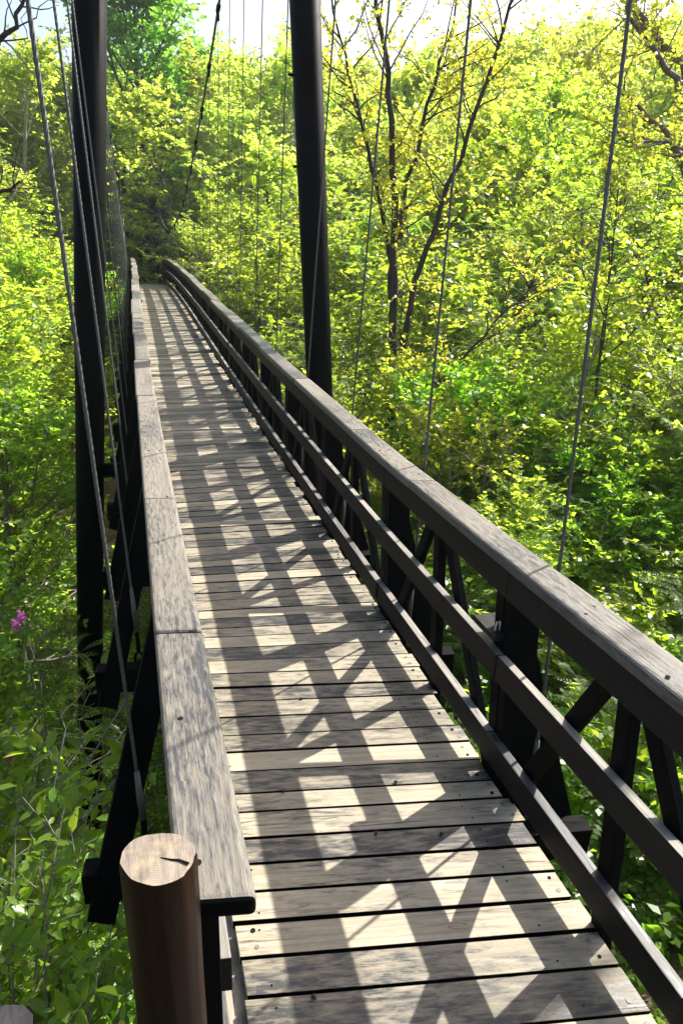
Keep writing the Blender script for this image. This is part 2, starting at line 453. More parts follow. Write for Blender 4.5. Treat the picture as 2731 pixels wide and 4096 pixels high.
# railings
P0 = P
def railing(sg):
    def P(X, Y, Z):                     # the railing stands a touch taller at the near end
        return P0(X, Y, Z * float(np.interp(Y, [1.0, 1.75, 3.2], [1.062, 1.034, 1.0] if sg > 0 else [1.026, 1.022, 1.0])) if Z > 0 else Z)
    I = -sg                             # towards the walkway
    y0 = 0.83
    fm = MB()
    yl = [y0] + [s for s in ST if s > y0 + .3] + [ST[-1] + 0.8]
    for (z0, z1, th) in ((0.78, 0.893, 0.032), (0.44, 0.545, 0.032), (0.085, 0.195, 0.036)):
        for a, b in zip(yl[:-1], yl[1:]):
            X0, X1 = side(sg, 0), side(sg, th); t = rnd.random(); e = rnd.uniform(-.003, .003)
            n = 3 if a > 26 else 1
            qs = [a + (b - .004 - a) * q / n for q in range(n + 1)]
            for qa, qb in zip(qs[:-1], qs[1:]):
                fm.hexa([P(X0 + e, sy(qa, X0), z0), P(X1 + e, sy(qa, X1), z0), P(X1 + e, sy(qa, X1), z1), P(X0 + e, sy(qa, X0), z1),
                         P(X0 + e, sy(qb, X0), z0), P(X1 + e, sy(qb, X1), z0), P(X1 + e, sy(qb, X1), z1), P(X0 + e, sy(qb, X0), z1)], t, 0, None, {2: 1})
    rail = bpart(fm, "railing", [M_RAIL, M_TOP], None, 0.003)
    # cap boards
    cm = MB()
    ends = ([0.81, 1.68, 2.79, 4.82, 6.2] if sg < 0 else [0.70, 2.80, 3.76, 5.3, 6.9])
    while ends[-1] < 36: ends.append(ends[-1] + rnd.uniform(1.25, 1.9))
    for a, b in zip(ends[:-1], ends[1:]):
        j = rnd.uniform(-.004, .004) if a < 5 else rnd.uniform(-.012, .012); jz = rnd.uniform(-.002, .002) if a < 5 else rnd.uniform(-.004, .008)
        w = 0.0 if a < 8 else rnd.uniform(0, .012); t = rnd.uniform(0.3, 0.75)
        n = 3 if a < 26 else 5
        qs = [a + (b - .003 - a) * q / n for q in range(n + 1)]
        Xa, Xb = side(sg, -0.024), side(sg, 0.106)
        ub, wb = rnd.random() * 50, rnd.random() * 50
        for qa, qb in zip(qs[:-1], qs[1:]):
            cm.uv0 = (ub + qa - a, wb)
            sk = skew(qa) if (qa == a) else 0; sk2 = skew(qb) if qb == qs[-1] else 0
            pass
            def c(X, q, z, s_): return P(X + j, q + s_ * (X - (Xa + Xb) / 2), z + jz)
            lo, hi = (min(Xa, Xb) - w, max(Xa, Xb) + w)
            cm.hexa([c(lo, qa, .895, sk), c(hi, qa, .895, sk), c(hi, qa, .94, sk), c(lo, qa, .94, sk),
                     c(lo, qb, .895, sk2), c(hi, qb, .895, sk2), c(hi, qb, .94, sk2), c(lo, qb, .94, sk2)], t, 0, 1 if (qa == ends[0]) else None)
    cap = bpart(cm, "handrail_cap", [M_CAP, M_BLACK], rail, 0.0)
    wl = cap.modifiers.new("weld", 'WELD'); wl.merge_threshold = 0.0012
    bv = cap.modifiers.new("bevel", 'BEVEL'); bv.width = 0.013; bv.segments = 3; bv.limit_method = 'ANGLE'; bv.angle_limit = math.radians(50)
    # flat dark discs painting in the shade of bolt holes, plus nails, on the cap
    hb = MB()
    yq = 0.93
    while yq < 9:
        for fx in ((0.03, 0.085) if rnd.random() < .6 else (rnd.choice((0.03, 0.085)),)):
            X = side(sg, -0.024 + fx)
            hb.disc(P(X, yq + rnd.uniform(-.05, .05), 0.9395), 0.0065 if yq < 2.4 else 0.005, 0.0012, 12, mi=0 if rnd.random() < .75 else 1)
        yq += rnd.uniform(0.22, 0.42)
    tag(bpart(hb, "cap_bolts", [M_HOLE_SHADE, M_BOLT], cap), kind="stuff")
    for k, Y in enumerate(ST):
        X = side(sg, 0.034); X2 = side(sg, 0.074); yk = sy(Y, X)
        # station post: flat upright behind the rails
        if k > 0:
            ln = lean(yk); Xw = side(sg, 0.16 if sg > 0 else 0.078)
            pm = MB(); pm.beam(P((X + Xw) / 2, yk - .8 * ln, -0.30), P((X + Xw) / 2, yk + .39 * ln, 0.89), abs(Xw - X), 0.045, tint=.3)
            pm.beam(P((X + X2) / 2, yk + .062 - .8 * ln, -0.30), P((X + X2) / 2, yk + .062 + .39 * ln, 0.89), abs(X2 - X), 0.06, tint=.3)
            bpart(pm, "post", M_BLACK, rail, 0.003)
        # outrigger plank leaning from the crossbeam end up to the cap
        om = MB(); t0 = 0.034
        q = [(0.44, -0.40), (0.29, -0.43), (0.09, 0.22), (0.09, 0.56), (0.165, 0.56)]; ln = lean(yk)
        if sg < 0: q = [(0.42, -0.40), (0.325, -0.43), (0.085, 0.50), (0.085, 0.88), (0.104, 0.80)]
        # plank outline (outside offset, height), extruded along the bridge
        ya, yb = (yk - 0.068, yk - 0.026) if sg < 0 else (yk + 0.024, yk + 0.066)
        n5 = len(q); o = len(om.v)
        for yv in (ya, yb):
            for (ox, zz) in q:
                Xq = side(sg, ox); om.v.append(P(Xq, yv + ln * (zz - .5) + skew_b(Y) * (Xq - X), zz))
        idx = list(range(n5))
        fr = tuple(o + i for i in idx); bk = tuple(o + n5 + i for i in reversed(idx))
        if sg < 0: fr = tuple(reversed(fr)); bk = tuple(reversed(bk))
        om.face(fr, [(zz, ox) for ox, zz in (q if sg > 0 else q[::-1])], .4); om.face(bk, [(zz, ox) for ox, zz in (q[::-1] if sg > 0 else q)], .4)
        for i in range(n5):
            j = (i + 1) % n5; f = (o + i, o + n5 + i, o + n5 + j, o + j)
            om.face(f if sg > 0 else tuple(reversed(f)), [(0, 0), (.04, 0), (.04, .3), (0, .3)], .4)
        og = bpart(om, "outrigger", M_BLACK, rail)
        if k < 8:
            bm_ = MB(); Xq = side(sg, 0.34); c = P(Xq, ya - .77 * ln + skew_b(Y) * (Xq - X), -0.27)
            bm_.tube([c + Vector((0, -.012, 0)), c + Vector((0, .002, 0))], 0.013, 8)
            bpart(bm_, "bolt", M_STEEL, og)
        # mid-panel upright and its two slanting braces
        if k + 1 < NS:
            ym = (yk + sy(ST[k + 1], X)) / 2
            if ym > y0:
                vm = MB(); ln = lean(ym); vm.beam(P((X + X2) / 2 - 0.0, ym - .6 * ln, -0.10), P((X + X2) / 2, ym + .385 * ln, 0.885), abs(X2 - X), 0.06, tint=.35)
                bpart(vm, "post", M_BLACK, rail, 0.003)
                for e, yf in ((-1, yk + .05), (1, sy(ST[k + 1], X) - .05)):
                    dm = MB(); Xd = (X + X2) / 2 + sg * 0.002
                    if yf < 0.75 and sg < 0: yf = 0.95
                    dm.beam(P(Xd, yf - .5 * ln, -0.08), P(Xd, ym + e * .05 + .36 * ln, 0.84), abs(X2 - X) - .008, 0.062, tint=.4)
                    bpart(dm, "brace", M_BLACK, rail, 0.003)
    if sg < 0:                          # end post under the near end of the left cap
        em = MB(); em.beam(P(side(sg, .079), 0.875, -0.35), P(side(sg, .079), 0.875, 0.893), 0.09, 0.09, tint=.3)
        bpart(em, "post", M_BLACK, rail, 0.003)
    if sg > 0:                          # small block fixed to the second post, with a pale clip below it
        km = MB(); X = side(sg, 0.05); yk = sy(ST[1], X)
        km.beam(P(X - .01, yk + .03, 0.60), P(X - .01, yk + .20, 0.60), 0.10, 0.022)
        blk = bpart(km, "shelf_block", M_RAIL, rail, 0.003)
        cm_ = MB(); c = P(side(sg, 0.026), yk + .07, 0.648)
        for e in (-1, 1):
            cm_.tube([c + Vector((0.006 * e, 0, 0)), c + Vector((0.011 * e, 0, -.03)), c + Vector((.006 * e, 0, -.055))], 0.0045, 6)
        bpart(cm_, "clip", M_BONE, blk)
    return rail
railing(-1); railing(1)

# main cables, hangers
TY, TF = 6.9, 46.0
def cable_z(Y):
    if Y < TY: return 7.57 - (TY - Y) * 0.62
    if Y > TF: return 5.96 - (Y - TF) * 0.5
    return 1.65 + 0.0133 * (Y - 28) ** 2
def cable_x(sg, Y):
    z = cable_z(Y); base = side(sg, HO[sg])
    return base + sg * 0.03 * (z + 0.2)
VIA = {(1, 1): (1.39, 2.0, 2.62), (1, 2): (1.41, 3.11, 2.88), (1, 3): (1.41, 4.14, 3.12), (1, 4): (1.41, 5.23, 3.36),
       (-1, 1): (-.19, 2.1, 2.47), (-1, 2): (-.22, 3.5, 2.79), (-1, 3): (-.233, 4.8, 3.1), (-1, 4): (-.26, 6.1, 3.4)}
for sg in (-1, 1):
    cmb = MB()
    pts = [Vector((cable_x(sg, Y), Y, cable_z(Y))) for Y in np.concatenate([np.linspace(-6, TY, 8), np.linspace(TY, TF, 60)[1:], np.linspace(TF, 56, 8)[1:]])]
    cmb.tube(pts, 0.019, 10)
    mc = bpart(cmb, "main_cable", M_CABLE)
    cl = []
    for k, Y in enumerate(ST):
        if Y < 1.0: continue
        X0 = side(sg, HO[sg]); y0 = sy(Y, X0) - .9 * lean(Y)
        bot = P(X0, y0, -0.2) + Vector((0, 0, 0.22)); top = Vector((cable_x(sg, y0), y0, cable_z(y0)))
        if (sg, k) in VIA:              # hangers of the side span lean a little along the bridge
            v = Vector(VIA[(sg, k)]); dd = (v - bot).normalized(); tt = bot.copy()
            while tt.z < cable_z(tt.y): tt = tt + dd * .02
            top = tt; y0 = tt.y; top.x = bot.x + (tt.x - bot.x)
        hm = MB()
        near = Y < 9
        n = max(2, int((top - bot).length / (0.011 if near else 0.5)))
        if near:
            hm.tube([bot.lerp(top, q / n) for q in range(n + 1)], 0.0054, 18, twist=2 * math.pi / 0.13, lobes=5, lobe=0.24)
        else:
            hm.tube([bot.lerp(top, q / n) for q in range(n + 1)], 0.0054, 6)
        if near:
            hm.tube([bot, bot.lerp(top, 0.02), bot.lerp(top, 0.045)], [0.014, 0.014, 0.009], 8)
        bpart(hm, "hanger_cable", M_CABLE)
        km = MB(); d = Vector((cable_x(sg, y0 + .1) - cable_x(sg, y0 - .1), .2, cable_z(y0 + .1) - cable_z(y0 - .1))).normalized()
        km.tube([top - d * .09, top - d * .05, top + d * .05, top + d * .09], [0.026, 0.034, 0.034, 0.026], 8)
        km.tube([top, top - Vector((0, 0, .16))], 0.016, 6)
        bpart(km, "cable_clamp", M_STEEL, mc)

# towers
def tower(name, Y, legs, ties, top, r, label, cross):
    t = tag(empty(name, (XC, Y, legs[0][-1][2])), label, "bridge tower")
    iv = Matrix.Translation((-XC, -Y, -legs[0][-1][2]))
    def tp(m, nm, mat=M_STEEL):
        o = m.build(nm, mat); o.data.transform(iv); o.parent = t; return o
    for pts in legs:
        m = MB(); m.tube(pts, r, 40)
        leg = tp(m, "pole")
        for pz in cross:
            a, b = Vector(pts[0]), Vector(pts[-1]); q = (pz[0] - a.z) / (b.z - a.z)
            if (pts[0][0] < XC) == (pz[1] < 0):
                c = a.lerp(b, q); d = (b - a).normalized(); w = MB()
                w.tube([c - d * .007, c, c + d * .007], [r * .99, r * 1.018, r * .99], 40, cap=False)
                o = w.build("weld_seam", M_STEEL); o.data.transform(iv); o.parent = leg
    for (a, b, rr) in ties:
        m = MB(); m.tube([a, b], rr, 20); tp(m, "tie_beam")
    if Y < 10:
        for pz in (3.22, 2.5):
            w = MB(); a = Vector((rx(pz), Y, pz)); w.tube([a + Vector((-r - .045, -.02, 0)), a + Vector((-r + .02, -.02, 0))], 0.012, 8); tp(w, "step_peg")
    m = MB(); m.tube([(cable_x(-1, Y) - .15, Y, top), (cable_x(1, Y) + .15, Y, top)], r * .8, 20); tp(m, "saddle_beam")
    return t
def lx(z): return -0.505 + 0.0945 * (z - 0.0) * (1 if z > 0 else 1.0)
def rx(z): return 1.845 - 0.0675 * z
tower("bridge_tower", TY, [[(lx(7.5), TY, 7.5), (lx(0), TY, 0), (lx(-6.3), TY, -6.3)], [(rx(7.5), TY, 7.5), (rx(0), TY, 0), (rx(-6.3), TY, -6.3)]],
      [((lx(-.36), TY, -.36), (rx(-.36), TY, -.36), 0.075)], 7.53, 0.135, "near pair of tall dark steel poles leaning inward either side of the footbridge", [(2.11, -1), (0.9, 1)])
tower("bridge_tower", TF, [[(0.02, TF, 6.7), (-0.15, TF, -3.4)], [(1.5, TF, 6.7), (1.62, TF, -3.4)]],
      [((-0.1, TF, 2.25), (1.6, TF, 2.25), 0.09)], 6.65, 0.14, "far dark steel portal half hidden by leaves where the footbridge enters shade", [])

# ------------------------------------------------------------------ log posts and deck litter
def log_post(loc, r, h, label, tilt, seed):
    R = NP(seed); t = tag(empty("log_post", loc), label, "log post")
    n = 36; ph = [2 * math.pi * k / n for k in range(n)]
    prof = [1 + 0.05 * math.cos(2 * a + .5) + 0.03 * math.sin(3 * a) + 0.012 * R.randn() for a in ph]
    m = MB(); rows = [(0, 1.03), (h * .35, 1.0), (h * .7, 1.015), (h * .86, .985), (h * .95, 1.0), (h - .006, 0.995), (h, 0.965)]
    o = 0
    for (z, s) in rows:
        for a, pr in zip(ph, prof):
            zz = z + (tilt * math.cos(a - 0.6) * r if z > h * .9 else 0)
            m.v.append(Vector((r * s * pr * math.cos(a), r * s * pr * math.sin(a), zz)))
    for i in range(len(rows) - 1):
        for k in range(n):
            k2 = (k + 1) % n
            m.face((i * n + k, i * n + k2, (i + 1) * n + k2, (i + 1) * n + k), [(0, 0)] * 4, .5, 0, True)
    m.build("trunk", M_LOG, t)
    e = MB(); b = (len(rows) - 1) * n
    ring = [v.copy() for v in m.v[b:b + n]]; c = sum(ring, Vector()) / n
    e.v = ring + [c + (v - c) * .5 for v in ring] + [c]
    for k in range(n):
        k2 = (k + 1) % n
        e.face((k, k2, n + k2, n + k), [(0, 0)] * 4, .5); e.face((n + k, n + k2, 2 * n), [(0, 0)] * 3, .5)
    top = e.build("sawn_end", M_LOGEND, t)
    cr = MB(); pts = [c + Vector(q) for q in ((.05 * r, -.02 * r, .0004), (.35 * r, -.16 * r, .0003), (.55 * r, -.22 * r, .0003), (.80 * r, -.40 * r, 0))]
    cr.tube(pts, [.0006, .0012, .0014, .0018], 6); cr.build("crack", M_HOLE_SHADE, top)
    return t
log_post((-0.022, 0.742, -0.45), 0.051, 1.612, "round varnished brown log post with a pale sawn top at the left railing's near end", -0.10, 3)
log_post((-0.35, 0.955, -0.75), 0.062, 1.29, "small pale sawn log end peeping in at the bottom left corner", 0.1, 5)
seedv = MB()
for k, (px_, py_) in enumerate(((0.62, 2.52), (0.42, 1.98), (0.86, 1.92), (0.70, 1.70), (0.34, 1.20), (0.93, 1.64))):
    m = MB(); c = Vector((0, 0, 0.006)); m.tube([(-.008, 0, .005), (-.004, 0, .006), (.003, .001, .006), (.008, .002, .004)], [.002, .006, .0055, .002], 8)
    o = m.build("seed", M_SEED); p = P(px_, py_, 0); o.location = p; o.rotation_euler = (0, 0, k * 1.3)
    tag(o, "tiny dark brown seed lying on the deck planks", "seed", "seeds lying on the deck")

# ------------------------------------------------------------------ vegetation
def unit(a): return a / np.maximum(np.linalg.norm(a, axis=-1, keepdims=True), 1e-9)
def leaf_arrays(R, Pp, D, N, L, W, fold=0.25, shape='diamond'):
    D = unit(D); S = unit(np.cross(N, D)); N2 = np.cross(D, S)
    L = L[:, None]; W = W[:, None]
    if shape == 'diamond':
        V = np.stack([Pp, Pp + D * L * .42 + S * W * .5 + N2 * W * fold * .5, Pp + D * L - N2 * L * .06, Pp + D * L * .42 - S * W * .5 + N2 * W * fold * .5], 1)
        return V.reshape(-1, 3), np.array([[0, 1, 2, 3]]), 4
    mid = Pp + D * L * .5 - N2 * L * .03
    V = np.stack([Pp, Pp + D * L * .3 + S * W * .44 + N2 * W * fold * .4, Pp + D * L * .66 + S * W * .40 + N2 * W * fold * .35, Pp + D * L - N2 * L * .12,
                  Pp + D * L * .66 - S * W * .40 + N2 * W * fold * .35, Pp + D * L * .3 - S * W * .44 + N2 * W * fold * .4, mid], 1)
    return V.reshape(-1, 3), np.array([[0, 1, 6, 5], [1, 2, 3, 6], [6, 3, 4, 5]]), 7
def quad_mesh(name, V, F, tone, mat):
    me = bpy.data.meshes.new(name); nf = len(F); k = F.shape[1]
    me.vertices.add(len(V)); me.vertices.foreach_set("co", V.astype(np.float32).ravel())
    me.loops.add(nf * k); me.loops.foreach_set("vertex_index", F.astype(np.int32).ravel())
    me.polygons.add(nf); me.polygons.foreach_set("loop_start", np.arange(0, nf * k, k, dtype=np.int32))
    try: me.polygons.foreach_set("loop_total", np.full(nf, k, dtype=np.int32))
    except Exception: pass
    a = me.attributes.new("tone", 'FLOAT', 'FACE'); a.data.foreach_set("value", tone.astype(np.float32))
    me.materials.append(mat); me.update(calc_edges=True)
    return me
def leaf_mesh(name, R, Pp, D, N, L, W, mat, tone=None, shape='diamond', fold=0.25):
    V, pat, nv = leaf_arrays(R, Pp, D, N, L, W, fold, shape)
    n = len(Pp); F = (np.arange(n)[:, None, None] * nv + pat[None]).reshape(-1, 4)
    tone = R.rand(n) if tone is None else tone
    return quad_mesh(name, V, F, np.repeat(tone, len(pat)), mat)
def branch_mesh(name, polys, mat):
    """polys: list of (points Kx3, radii K, sides)"""
    Vs = []; Fs = []; o = 0
    for pts, rad, n in polys:
        pts = np.asarray(pts, float); K = len(pts)
        d = np.gradient(pts, axis=0); d = unit(d)
        ref = np.array([1., 0, 0]) if abs(d[0, 0]) < .8 else np.array([0, 1., 0])
        a = unit(ref - d * (d @ ref)[:, None]); b = np.cross(d, a)
        th = np.linspace(0, 2 * np.pi, n, endpoint=False)
        ring = pts[:, None] + (a[:, None] * np.cos(th)[None, :, None] + b[:, None] * np.sin(th)[None, :, None]) * np.asarray(rad)[:, None, None]
        Vs.append(ring.reshape(-1, 3))
        i = np.arange(K - 1)[:, None] * n; k = np.arange(n)[None]; k2 = (k + 1) % n
        Fs.append(np.stack([i + k, i + k2, i + n + k2, i + n + k], -1).reshape(-1, 4) + o); o += K * n
    V = np.concatenate(Vs); F = np.concatenate(Fs)
    me = quad_mesh(name, V, F, np.full(len(F), .5), mat)
    me.polygons.foreach_set("use_smooth", np.ones(len(F), bool))
    return me

def wander(R, start, d, length, K, wob, lift):
    pts = [np.array(start, float)]; d = np.array(d, float) / np.linalg.norm(d); st = length / (K - 1)
    for _ in range(K - 1):
        d = d + R.randn(3) * wob + np.array([0, 0, lift]); d /= np.linalg.norm(d); pts.append(pts[-1] + d * st)
    return np.array(pts)
def along(pts, t):
    x = t * (len(pts) - 1); i = min(int(x), len(pts) - 2); f = x - i
    return pts[i] * (1 - f) + pts[i + 1] * f, unit(pts[i + 1] - pts[i])
UP = np.array([0, 0, 1.])
def twig_leaves(R, tw, per, L, W, flat=0.5, droop=0.15, spread=0.9, frond=False):
    S = np.array([t[0] for t in tw]); D = unit(np.array([t[1] for t in tw])); Ln = np.array([t[2] for t in tw])
    T = len(tw); j = (np.arange(per) + .6) / per
    j = np.broadcast_to(j, (T, per)) + (0 if frond else R.uniform(-.25, .25, (T, per)) / per * 2)
    Pp = S[:, None] + D[:, None] * (Ln[:, None] * j)[..., None]
    Pp[..., 2] -= (Ln[:, None] * j ** 2) * (0.3 if frond else 0.12)
    Hp = unit(np.cross(D, UP) + 1e-4)[:, None]
    sg = np.where(np.arange(per) % 2 == 0, 1., -1.)[None, :, None]
    LD = D[:, None] * (0.35 if frond else 0.6) + sg * Hp * spread + R.randn(T, per, 3) * (0.08 if frond else .35) - UP * droop
    base = unit(UP + R.randn(T, 3) * flat * .8)
    N = base[:, None] + R.randn(T, per, 3) * (0.12 if frond else flat)
    n = T * per
    sc = R.uniform(.6, 1.15, n) if not frond else np.tile(np.sin(np.linspace(.35, 2.6, per)), T) * R.uniform(.9, 1.1, n)
    tone = np.clip(np.repeat(R.rand(T), per) * .55 + R.rand(n) * .45, 0, 1)
    return Pp.reshape(-1, 3), LD.reshape(-1, 3), N.reshape(-1, 3), L * sc, W * sc, tone

def make_tree(seed, H, r0, base, reach, n1, n2, n3, leafmat_, barkmat, L=0.07, W=0.045, per=9, elev=0.5, lift=0.05, twig=(.3, .55), flat=.5, stems=1, wob=.12, frond=False, shape='diamond', sub=.5, prof=0, droop=.15, bare=0.0):
    R = NP(seed); polys = []; tw = []
    for s in range(stems):
        d0 = np.array([R.randn() * .08, R.randn() * .08, 1.0]) if stems == 1 else np.array([math.cos(s * 6.28 / stems + R.rand()) * .28, math.sin(s * 6.28 / stems + R.rand()) * .28, 1.0])
        tr = wander(R, (R.randn() * .04 * stems, R.randn() * .04 * stems, -0.3), d0, H * 0.92 + .3, 10, wob * .5, 0.06)
        rs = r0 / (stems ** .4)
        polys.append((tr, np.linspace(rs * 1.15, rs * .22, 10), 8))
        for i in range(max(3, n1 // stems)):
            t = base + (1 - base) * ((i + R.rand()) / (n1 // stems)) * .98
            p, td = along(tr, t); q = (t - base) / (1 - base)
            pr = (math.sin(math.pi * min(1, .18 + .78 * q)) if prof == 0 else (1.05 - .75 * q) if prof == 1 else .45 + .6 * q)
            ln = reach * pr * R.uniform(.7, 1.15); az = i * 2.399 + R.rand() * 1.2 + s
            el = elev + .5 * q + R.randn() * .15
            d = np.array([math.cos(az) * math.cos(el), math.sin(az) * math.cos(el), math.sin(el)])
            b1 = wander(R, p, d, ln, 7, wob, lift)
            r1 = max(.006, rs * .42 * (1.15 - .7 * q)); polys.append((b1, np.linspace(r1, r1 * .25, 7), 5))
            for k in range(n2):
                u = .22 + .78 * (k + R.rand() * .8) / n2; u = min(u, .99); p2, d2 = along(b1, u)
                ang = (1 if k % 2 else -1) * R.uniform(.5, 1.1)
                hz = unit(np.cross(d2, UP) + 1e-3); dd = d2 * math.cos(ang) + hz * math.sin(ang) + UP * R.uniform(-.15, .35)
                l2 = ln * sub * (1.15 - .55 * u) * R.uniform(.7, 1.2)
                b2 = wander(R, p2, dd, l2, 5, wob * 1.2, lift * .6)
                r2 = max(.004, r1 * .45); polys.append((b2, np.linspace(r2, .0025, 5), 4))
                for m in range(n3):
                    v = .15 + .85 * (m + R.rand() * .8) / n3; v = min(v, .99); p3, d3 = along(b2, v)
                    ang = (1 if m % 2 else -1) * R.uniform(.3, 1.2)
                    hz = unit(np.cross(d3, UP) + 1e-3); dd = d3 * math.cos(ang) + hz * math.sin(ang) + R.randn(3) * .25
                    lt = R.uniform(*twig)
                    if R.rand() >= bare: tw.append((p3, dd, lt))
                    ddn = unit(dd); polys.append((np.array([p3, p3 + ddn * lt * .5 - UP * lt * .03, p3 + ddn * lt - UP * lt * .12]), (.0032, .0025, .001), 3))
    tm = branch_mesh("trunk", polys, barkmat)
    if not tw: return tm, None
    Pp, D, N, Ls, Ws, tone = twig_leaves(R, tw, per, L, W, flat, droop=droop, frond=frond)
    return tm, leaf_mesh("crown", R, Pp, D, N, Ls, Ws, leafmat_, tone, shape)

def plant(name, meshes, loc, scale, rz, label, cat, group=None, tilt=(0, 0)):
    t = empty(name, loc, rz); t.rotation_euler = (tilt[0], tilt[1], rz)
    t.scale = (scale, scale, scale) if not hasattr(scale, '__len__') else scale
    tag(t, label, cat, group)
    for me, nm in zip(meshes, ("trunk", "crown")):
        if me is not None: link(bpy.data.objects.new(nm, me), t)
    return t

PROTO = {
    'pale':   [make_tree(11, 6.5, .085, .22, 2.3, 18, 6, 6, L_PALE, B_GREY, .11, .068, 11, elev=.35),
               make_tree(12, 6.2, .075, .25, 2.4, 17, 6, 6, L_PALE, B_PALE, .095, .06, 12, elev=.25, wob=.18)],
    'mid':    [make_tree(21, 6.5, .09, .2, 2.3, 18, 6, 6, L_MID, B_GREY, .11, .065, 11, elev=.3),
               make_tree(22, 6.0, .07, .2, 2.5, 17, 6, 6, L_MID, B_DARK, .09, .06, 12, elev=.2)],
    'yellow': [make_tree(31, 6.5, .05, .2, 2.2, 16, 6, 5, L_YELLOW, B_DARK, .08, .062, 8, elev=.6, stems=2, flat=.6)],
    'lime':   [make_tree(41, 6.0, .06, .25, 2.3, 17, 5, 5, L_LIME, B_GREY, .06, .02, 26, elev=.25, twig=(.3, .5), frond=True, flat=.35)],
    'dense':  [make_tree(51, 9.5, .16, .14, 4.6, 44, 8, 6, L_DARK, B_DARK, .24, .15, 10, elev=.3, twig=(.4, .8), sub=.36)],
    'edge':   [make_tree(52, 8.5, .13, .14, 3.8, 36, 7, 6, L_MID, B_GREY, .2, .125, 9, elev=.3, twig=(.4, .8), sub=.38)],
    'far':    [make_tree(61, 7.0, .1, .15, 2.9, 18, 6, 6, L_FAR, B_GREY, .16, .105, 12, elev=.35, twig=(.4, .7)),
               make_tree(62, 7.0, .1, .15, 2.9, 18, 6, 6, L_FAR, B_PALE, .15, .10, 12, elev=.3, twig=(.4, .7))],
    'shrub':  [make_tree(71, 1.9, .022, .08, .9, 12, 4, 5, L_SHRUB, B_PALE, .066, .044, 11, elev=.6, stems=3, twig=(.14, .26)),
               make_tree(72, 1.7, .02, .08, 1.0, 12, 4, 5, L_MID, B_GREY, .068, .046, 11, elev=.5, stems=3, twig=(.14, .26))],
    'bare':   [make_tree(81, 6.0, .09, .2, 2.6, 16, 6, 7, L_YELLOW, B_PALE, .07, .04, 5, elev=.6, lift=.08, twig=(.4, .8), bare=.9)],
}
LAB = {
    'pale': ("yellow-green small-leaved tree", "tree"), 'mid': ("mid green leafy tree", "tree"), 'yellow': ("golden yellow-leaved tree with dark stems", "tree"),
    'lime': ("feathery lime green tree of fine fronds", "tree"), 'far': ("bushy green tree", "tree"), 'shrub': ("low green shrub", "shrub"), 'bare': ("bare pale-twigged tree", "tree"),
}
def canopy(X, Y):
    r = math.hypot(X - .6, Y)
    h = float(np.interp(r, [0, 3, 6, 12, 20, 30, 40, 55, 75, 100], [-2.0, -1.5, -0.2, 1.3, 3.5, 6.2, 9.0, 12.0, 15.2, 18.5]))
    az = math.degrees(math.atan2(X - .6, Y)); h += r * float(np.interp(az, [-15, -6, 2, 12, 22, 30, 50], [-.015, -.03, -.015, .0, .0, .035, .03]))
    d = X - 1.9 if X > .6 else -.75 - X
    if Y < 36: h = min(h, -1.9 + 0.75 * max(d, 0) + (0.10 * max(Y - 10, 0)))
    return h
R0 = NP(99)
count = {}
r = 3.2
while r < 78:
    s = 1.35 + .062 * r
    az = -26.0 + R0.rand() * 3
    while az < 60:
        a = math.radians(az); rr = r + R0.uniform(-.4, .4) * s
        X, Y = .6 + rr * math.sin(a), rr * math.cos(a)
        az += math.degrees(s / r)
        d = X - 1.9 if X > .6 else -.75 - X
        if Y < 37.5 and d < .55: continue
        if X < 0 and Y < 9 and abs(X + .143 * Y) < 1.0: continue
        if 37.5 <= Y < 50 and abs(X - .6) < 2.0: continue
        gz = float(ground_z(X, Y)); H = canopy(X, Y) + R0.uniform(-.9, .9) * (1 if r < 28 else 1.7) - gz
        H = max(H, 1.6)
        u = R0.rand()
        side_ = "right of the footbridge" if X > .6 else "left of the footbridge"
        band = "beside the railing" if d < 3 and Y < 20 else "partway up the slope" if r < 30 else "on the far hillside"
        if H < 2.6: kind = 'shrub'
        elif r > 30: kind = 'far' if u < .93 else 'bare'
        elif X > .6:
            kind = 'lime' if u < .36 else 'pale' if u < .68 else 'mid' if u < .92 else 'yellow' if u < .96 else 'bare'
        else:
            kind = 'pale' if u < .46 else 'mid' if u < .82 else 'yellow' if u < .87 else 'lime'
        pr = PROTO[kind]; q = R0.randint(len(pr)); h0 = {'shrub': 1.9, 'dense': 9.5, 'far': 7.0}.get(kind, 6.3)
        sc = H / h0; sxy = min(max(sc, .75), 1.55)
        if kind == 'shrub': sxy = sc
        nm = 'shrub' if kind == 'shrub' else {'lime': 'feathery_tree'}.get(kind, 'tree')
        gname = f"{LAB[kind][0]}s {band} {side_}".replace("shrubs", "shrubs")
        plant(nm, pr[q], (X, Y, gz), (sxy, sxy, sc), R0.rand() * 6.28, f"{LAB[kind][0]} {band} {side_}", LAB[kind][1], gname)
        count[kind] = count.get(kind, 0) + 1
    r += s * .85
print("trees", count)

# the large dark round tree on the left skyline
plant("tree", PROTO['dense'][0], (.9, 47.0, -1.5), (1.5, 1.5, 1.75), 1.0, "large dense dark green round-crowned tree on the skyline behind the left pole", "tree")

for (X, Y, H_) in ((33, 50, 16.5), (37, 49, 16.0), (28, 56, 15.5)):
    gz = float(ground_z(X, Y)); sc = (H_ - gz) / 6.3
    plant("bare_tree", PROTO['bare'][0], (X, Y, gz), sc, X, "greyish bare-twigged tree on the hilltop at the upper right", "tree", "grey bare trees on the right hilltop")

